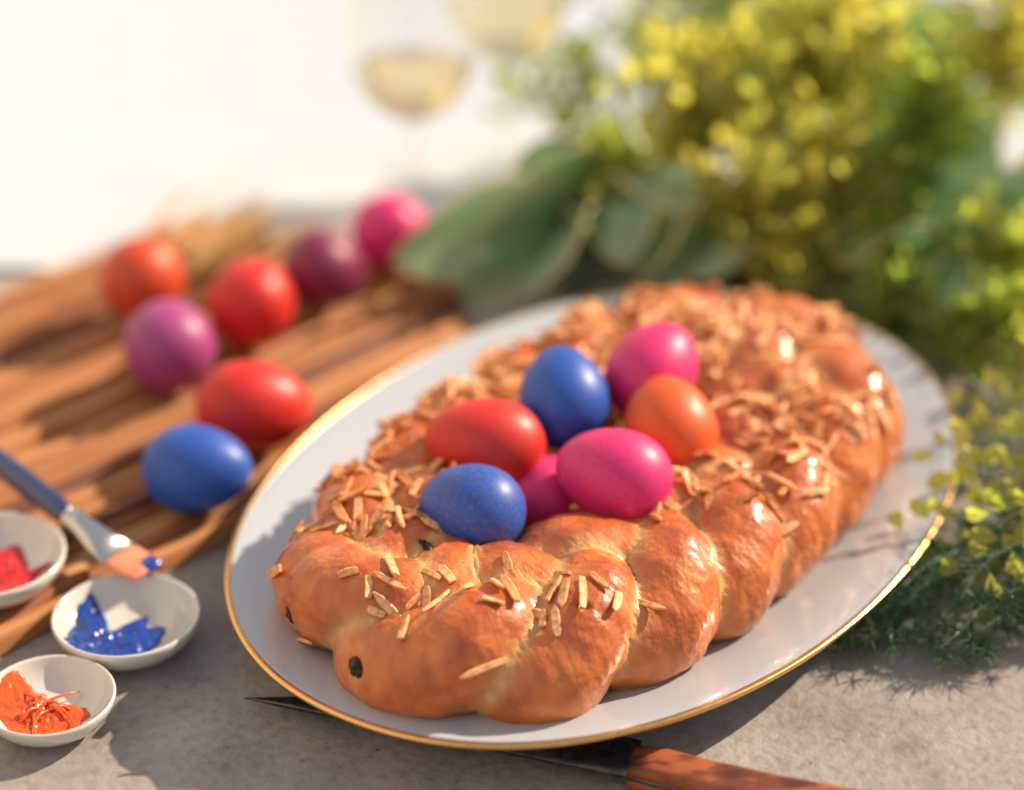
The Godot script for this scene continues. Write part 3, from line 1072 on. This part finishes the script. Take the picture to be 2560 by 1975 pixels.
func fern() -> void:
	var o := thing("maidenhair_fern", "pale green maidenhair fern with small fan leaflets hanging over the right rim", "fern", Vector3(0.33, 0, -0.93))
	var at := o.position
	var shapes := [fan_leaf(0.0102, 0.85), fan_leaf(0.0114, 0.7), fan_leaf(0.0090, 0.95)]
	var fronds := [
		[[Vector3(0.33, 0.0, -0.93), Vector3(0.28, 0.06, -0.83), Vector3(0.231, 0.047, -0.789), Vector3(0.216, 0.044, -0.788), Vector3(0.202, 0.038, -0.784), Vector3(0.195, 0.032, -0.780), Vector3(0.189, 0.022, -0.775)], 28, 0.36],
		[[Vector3(0.33, 0.0, -0.93), Vector3(0.29, 0.06, -0.86), Vector3(0.224, 0.0396, -0.8254), Vector3(0.202, 0.0348, -0.8224), Vector3(0.1835, 0.030, -0.8195), Vector3(0.168, 0.0252, -0.8167)], 38, 0.38],
		[[Vector3(0.33, 0.0, -0.93), Vector3(0.29, 0.07, -0.88), Vector3(0.241, 0.047, -0.841), Vector3(0.226, 0.0433, -0.839), Vector3(0.204, 0.047, -0.841), Vector3(0.1875, 0.052, -0.844)], 36, 0.38],
		[[Vector3(0.33, 0.0, -0.93), Vector3(0.29, 0.06, -0.91), Vector3(0.24, 0.039, -0.906), Vector3(0.2245, 0.044, -0.909), Vector3(0.214, 0.053, -0.915)], 26, 0.42],
		[[Vector3(0.33, 0.0, -0.93), Vector3(0.29, 0.07, -0.85), Vector3(0.232, 0.050, -0.812), Vector3(0.214, 0.045, -0.806), Vector3(0.200, 0.036, -0.800)], 30, 0.40],
		[[Vector3(0.33, 0.0, -0.93), Vector3(0.29, 0.065, -0.90), Vector3(0.236, 0.050, -0.868), Vector3(0.216, 0.050, -0.866), Vector3(0.199, 0.044, -0.862), Vector3(0.186, 0.036, -0.858)], 30, 0.38],
		[[Vector3(0.33, 0.0, -0.93), Vector3(0.30, 0.05, -0.86), Vector3(0.246, 0.030, -0.835), Vector3(0.228, 0.026, -0.830), Vector3(0.210, 0.018, -0.826)], 24, 0.40],
		[[Vector3(0.33, 0.0, -0.93), Vector3(0.28, 0.03, -0.84), Vector3(0.235, 0.030, -0.815), Vector3(0.212, 0.022, -0.812), Vector3(0.198, 0.016, -0.808)], 18, 0.4]]
	for fr in fronds:
		var pts := []
		for q in fr[0]: pts.append(q - at)
		var path := curve(pts, 40)
		put("rachis", tube(path, taper(40, 0.0007, 0.0002), 5), M["stem_pale"], o)
		var n: int = fr[1]
		var from: float = fr[2]
		for k in n:
			var f := from + (1.0 - from) * (k + 0.5) / n
			var i := clampi(int(f * 39.0), 1, 38)
			var t := (path[i + 1] - path[i - 1]).normalized()
			var sgn := 1.0 if k % 2 == 0 else -1.0
			var out := t.cross(Vector3(0.1, 0.75, 0.65)).normalized() * sgn
			var reach := rng.randf_range(0.003, 0.009) * (1.2 - 0.5 * f)
			var base := path[i] + out * reach + Vector3(0, rng.randf_range(-0.004, 0.002), 0)
			var dir := (out + t * rng.randf_range(0.0, 0.8) + Vector3(0, -0.35, 0.1) + rand_dir() * 0.3).normalized()
			var nn := (Vector3(0.1, 0.6, 0.75) + rand_dir() * 0.35).normalized()
			var s := dir.cross(nn).normalized()
			var lf := put("leaflet", shapes[k % 3], M["leaf_fern"], o)
			lf.transform = Transform3D(Basis(dir, s.cross(dir).normalized(), s) * Basis.from_scale(Vector3.ONE * rng.randf_range(0.8, 1.15)), base)
			var st := put("stalk", tube(PackedVector3Array([path[i], (path[i] + base) * 0.5 + Vector3(0, 0.0008, 0), base]), PackedFloat32Array([0.0003, 0.0002, 0.0002]), 4), M["stem_pale"], o)
			st.position = Vector3.ZERO

func asparagus_sprig() -> void:
	var o := thing("asparagus_fern_sprig", "dark green feathery asparagus fern sprig lying on the table right of the platter", "sprig")
	var sw := SurfaceTool.new()
	sw.begin(Mesh.PRIMITIVE_TRIANGLES)
	var st := SurfaceTool.new()
	st.begin(Mesh.PRIMITIVE_TRIANGLES)
	st.set_smooth_group(-1)
	var stems := [
		[Vector3(0.30, 0.02, -0.83), Vector3(0.20, 0.024, -0.812), Vector3(0.16, 0.016, -0.785), Vector3(0.138, 0.005, -0.772)],
		[Vector3(0.30, 0.018, -0.81), Vector3(0.215, 0.03, -0.80), Vector3(0.178, 0.022, -0.79), Vector3(0.155, 0.008, -0.768)],
		[Vector3(0.30, 0.018, -0.79), Vector3(0.235, 0.026, -0.785), Vector3(0.20, 0.02, -0.775), Vector3(0.182, 0.006, -0.757)],
		[Vector3(0.30, 0.012, -0.84), Vector3(0.22, 0.02, -0.825), Vector3(0.17, 0.014, -0.80), Vector3(0.150, 0.006, -0.783)],
		[Vector3(0.30, 0.015, -0.82), Vector3(0.23, 0.022, -0.80), Vector3(0.185, 0.012, -0.778), Vector3(0.172, 0.006, -0.768)],
		[Vector3(0.30, 0.015, -0.80), Vector3(0.25, 0.02, -0.79), Vector3(0.21, 0.012, -0.778), Vector3(0.192, 0.008, -0.765)],
		[Vector3(0.30, 0.02, -0.86), Vector3(0.24, 0.028, -0.85), Vector3(0.20, 0.02, -0.83), Vector3(0.178, 0.012, -0.815)]]
	for s in stems:
		var path := curve(s, 30)
		tube(path, taper(30, 0.0009, 0.0003), 5, 1.0, sw)
		for i in range(3, 30):
			if i % 2 == 0: continue
			for b in 3:
				var c := path[i]
				var bd := rand_dir()
				bd.y = absf(bd.y) * 0.4 - 0.05
				var e := c + bd * rng.randf_range(0.006, 0.016)
				e.y = maxf(e.y, 0.002)
				tube(PackedVector3Array([c, (c + e) / 2.0, e]), taper(3, 0.0004, 0.0002), 4, 1.0, sw)
				for w in 2:
					var q := c.lerp(e, [0.45, 1.0][w])
					for k in [7, 20][w]:
						var d := (rand_dir() + bd * 0.7).normalized()
						var tipp := q + d * rng.randf_range(0.006, 0.0125)
						tipp.y = maxf(tipp.y, 0.0005)
						var sd := d.cross(rand_dir()).normalized() * 0.0003
						var u := d.cross(sd).normalized() * 0.0003
						var v := rng.randf_range(0.6, 1.2)
						st.set_color(Color(v, v, v))
						for tri in [[q + sd, q - sd * 0.5 + u, tipp], [q - sd * 0.5 + u, q - sd * 0.5 - u, tipp], [q - sd * 0.5 - u, q + sd, tipp]]:
							for vx in tri: st.add_vertex(vx)
	st.generate_normals()
	put("stem", sw.commit(), M["stem_pale"], o)
	tag(put("needles", st.commit(), M["leaf_needle"], o), "", "", "", "stuff")

func glasses() -> void:
	glass(Vector3(-0.0550, 0, -1.16), 0.0365, 0.076, 0.030, "stemmed glass of pale wine behind the far pink egg")
	glass(Vector3(-0.003, 0, -1.25), 0.0375, 0.074, 0.036, "stemmed glass of pale wine further back against the leaves")

func plants() -> void:
	# behind the platter: yellow green sprays
	spray(Vector3(0.10, 0, -1.16), Vector3(0.108, 0.075, -1.17), 0.064, 44, 13, 0.013, "leaf_yellow", "dense yellow green spray straight above the far end of the bread")
	spray(Vector3(0.17, 0, -1.21), Vector3(0.176, 0.095, -1.20), 0.064, 44, 13, 0.013, "leaf_yellow", "golden green spray at the top right of centre")
	spray(Vector3(0.13, 0, -1.11), Vector3(0.125, 0.050, -1.095), 0.042, 40, 14, 0.011, "leaf_yellow", "low yellow spray just behind the far rim of the platter")
	spray(Vector3(0.25, 0, -1.22), Vector3(0.250, 0.050, -1.21), 0.060, 26, 14, 0.011, "leaf_green", "darker green spray in the middle of the right side")
	spray(Vector3(0.28, 0, -1.19), Vector3(0.278, 0.115, -1.18), 0.058, 36, 13, 0.013, "leaf_yellow", "bright yellow spray in the upper right corner")
	spray(Vector3(0.05, 0, -1.27), Vector3(0.038, 0.050, -1.25), 0.055, 22, 6, 0.013, "leaf_fern", "thin pale spray beside the wine glasses")
	spray(Vector3(0.09, 0, -1.27), Vector3(0.080, 0.095, -1.25), 0.060, 26, 7, 0.013, "leaf_fern", "airy green spray at the top above the further glass")
	spray(Vector3(0.27, 0, -1.07), Vector3(0.262, 0.035, -1.05), 0.045, 40, 14, 0.010, "leaf_fern", "creamy green spray at the right edge above the fern")
	spray(Vector3(0.21, 0, -1.13), Vector3(0.205, 0.030, -1.12), 0.045, 22, 13, 0.011, "leaf_green", "shaded green spray right behind the platter rim")
	spray(Vector3(0.32, 0, -1.12), Vector3(0.315, 0.08, -1.12), 0.05, 24, 12, 0.012, "leaf_yellow", "yellow green spray cut off by the right edge")
	spray(Vector3(0.055, 0, -1.15), Vector3(0.055, 0.060, -1.12), 0.040, 24, 7, 0.012, "leaf_fern", "small green spray above the dark leaves left of the yellow ones")
	spray(Vector3(0.18, 0, -1.13), Vector3(0.175, 0.065, -1.11), 0.045, 40, 14, 0.011, "leaf_yellow", "warm yellow spray over the right end of the bread")
	spray(Vector3(0.23, 0, -1.14), Vector3(0.222, 0.085, -1.13), 0.045, 34, 14, 0.011, "leaf_green", "mid green spray between the two golden masses")
	spray(Vector3(0.26, 0, -0.99), Vector3(0.262, 0.030, -0.985), 0.034, 26, 12, 0.010, "leaf_fern", "fresh green spray beside the right rim of the platter")
	spray(Vector3(0.21, 0, -1.30), Vector3(0.21, 0.11, -1.30), 0.075, 46, 11, 0.014, "leaf_fern", "pale green spray furthest back at the top edge")
	spray(Vector3(0.13, 0, -1.30), Vector3(0.13, 0.10, -1.30), 0.060, 26, 9, 0.013, "leaf_fern", "green spray furthest back above the bread")
	spray(Vector3(0.15, 0, -1.085), Vector3(0.150, 0.022, -1.075), 0.032, 26, 12, 0.011, "leaf_yellow", "short yellow green spray touching the far platter rim above the bread")
	spray(Vector3(0.20, 0, -1.06), Vector3(0.200, 0.020, -1.045), 0.030, 24, 12, 0.011, "leaf_green", "short dark spray at the upper right of the platter rim")
	spray(Vector3(0.245, 0, -1.02), Vector3(0.240, 0.022, -1.005), 0.030, 26, 12, 0.010, "leaf_green", "short bright spray between the platter rim and the right edge")
	spray(Vector3(0.285, 0, -0.96), Vector3(0.272, 0.026, -0.945), 0.034, 28, 12, 0.010, "leaf_fern", "pale spray at the right edge just above the fern fronds")
	spray(Vector3(0.34, 0, -1.26), Vector3(0.325, 0.07, -1.25), 0.05, 26, 12, 0.013, "leaf_green", "blurred pale spray at the right edge furthest back")
	# taller branches out to the right, whose broken shade falls on the table
	spray(Vector3(0.62, 0, -0.80), Vector3(0.46, 0.40, -0.83), 0.15, 38, 9, 0.030, "leaf_green", "tall airy branch leaning over the table from the right", "tall_branch", "tall branches right of the table")
	spray(Vector3(0.66, 0, -0.68), Vector3(0.50, 0.30, -0.70), 0.14, 26, 8, 0.030, "leaf_green", "lower airy branch by the front right corner of the table", "tall_branch", "tall branches right of the table")
	# dark broad leaves
	var sd := Vector3(0, 0.5, 0.85)
	leaf_plant(Vector3(0.05, 0, -1.14), "dark green broad leaf plant reaching left towards the far pink egg", [
		[Vector3(-0.062, 0.042, -1.055), 0.027, 0.022, Vector3(0.3, 0.87, -0.45), 0.35], [Vector3(-0.03, 0.012, -1.075), 0.026, 0.03, Vector3(0.3, 0.8, -0.3), 0.3],
		[Vector3(0.012, 0.075, -1.10), 0.026, 0.03, Vector3(0.8, 0.4, -0.3), 0.2], [Vector3(0.0, 0.05, -1.13), 0.028, 0.03, Vector3(0.3, 0.8, -0.4), 0.3],
		[Vector3(0.005, 0.022, -1.055), 0.024, 0.03, Vector3(0.7, 0.6, -0.3), 0.25], [Vector3(0.06, 0.035, -1.065), 0.024, 0.04, Vector3(1, 0.3, 0.1), 0.25], [Vector3(0.09, 0.02, -1.065), 0.02, 0.03, Vector3(1, 0.3, -0.3), 0.25], [Vector3(0.04, 0.08, -1.15), 0.026, 0.03, Vector3(1, 0.4, 0), 0.2], [Vector3(0.10, 0.06, -1.08), 0.02, 0.04, Vector3(1, 0.3, 0.1), 0.25]])
	leaf_plant(Vector3(0.13, 0, -1.12), "dark green leaf clump directly behind the far platter rim", [
		[Vector3(0.07, 0.022, -1.065), 0.022, 0.03, Vector3(0.5, 0.8, -0.3), 0.25], [Vector3(0.10, 0.030, -1.055), 0.022, 0.03, Vector3(0.9, 0.4, 0.2), 0.25],
		[Vector3(0.15, 0.026, -1.05), 0.022, 0.03, Vector3(1, -0.2, 0.2), 0.25], [Vector3(0.185, 0.022, -1.075), 0.022, 0.03, Vector3(0.6, -0.8, 0.2), 0.25], [Vector3(0.13, 0.055, -1.10), 0.022, 0.02, Vector3(1, 0.2, 0), 0.25]])
	leaf_plant(Vector3(0.18, 0, -1.24), "tall dark green broad leaf plant behind the yellow sprays", [
		[Vector3(0.10, 0.09, -1.25), 0.03, 0.05, Vector3(0.6, 0.7, 0.2), 0.2], [Vector3(0.16, 0.13, -1.28), 0.035, 0.05, Vector3(1, 0.1, 0.1), 0.2],
		[Vector3(0.23, 0.12, -1.26), 0.035, 0.05, Vector3(1, -0.3, 0.1), 0.2], [Vector3(0.29, 0.09, -1.23), 0.03, 0.05, Vector3(0.6, -0.7, 0.2), 0.2],
		[Vector3(0.13, 0.05, -1.16), 0.03, 0.03, Vector3(0.9, 0.3, 0.5), 0.2], [Vector3(0.22, 0.05, -1.15), 0.03, 0.03, Vector3(0.9, -0.3, 0.5), 0.2]])
	leaf_plant(Vector3(0.24, 0, -1.10), "low dark green broad leaf plant right of the far platter rim", [
		[Vector3(0.17, 0.03, -1.07), 0.024, 0.03, Vector3(0.3, 0.6, 0.7), 0.2], [Vector3(0.19, 0.02, -1.03), 0.022, 0.03, Vector3(0.7, 0.5, 0.5), 0.2],
		[Vector3(0.23, 0.03, -1.01), 0.022, 0.03, Vector3(1, 0.3, 0.1), 0.2], [Vector3(0.27, 0.06, -1.04), 0.022, 0.03, Vector3(1, -0.3, 0.2), 0.2], [Vector3(0.31, 0.05, -1.08), 0.026, 0.03, Vector3(0.3, -0.7, 0.6), 0.2], [Vector3(0.25, 0.08, -1.16), 0.026, 0.03, Vector3(1, 0.3, 0.1), 0.2]])
	fern()
	asparagus_sprig()
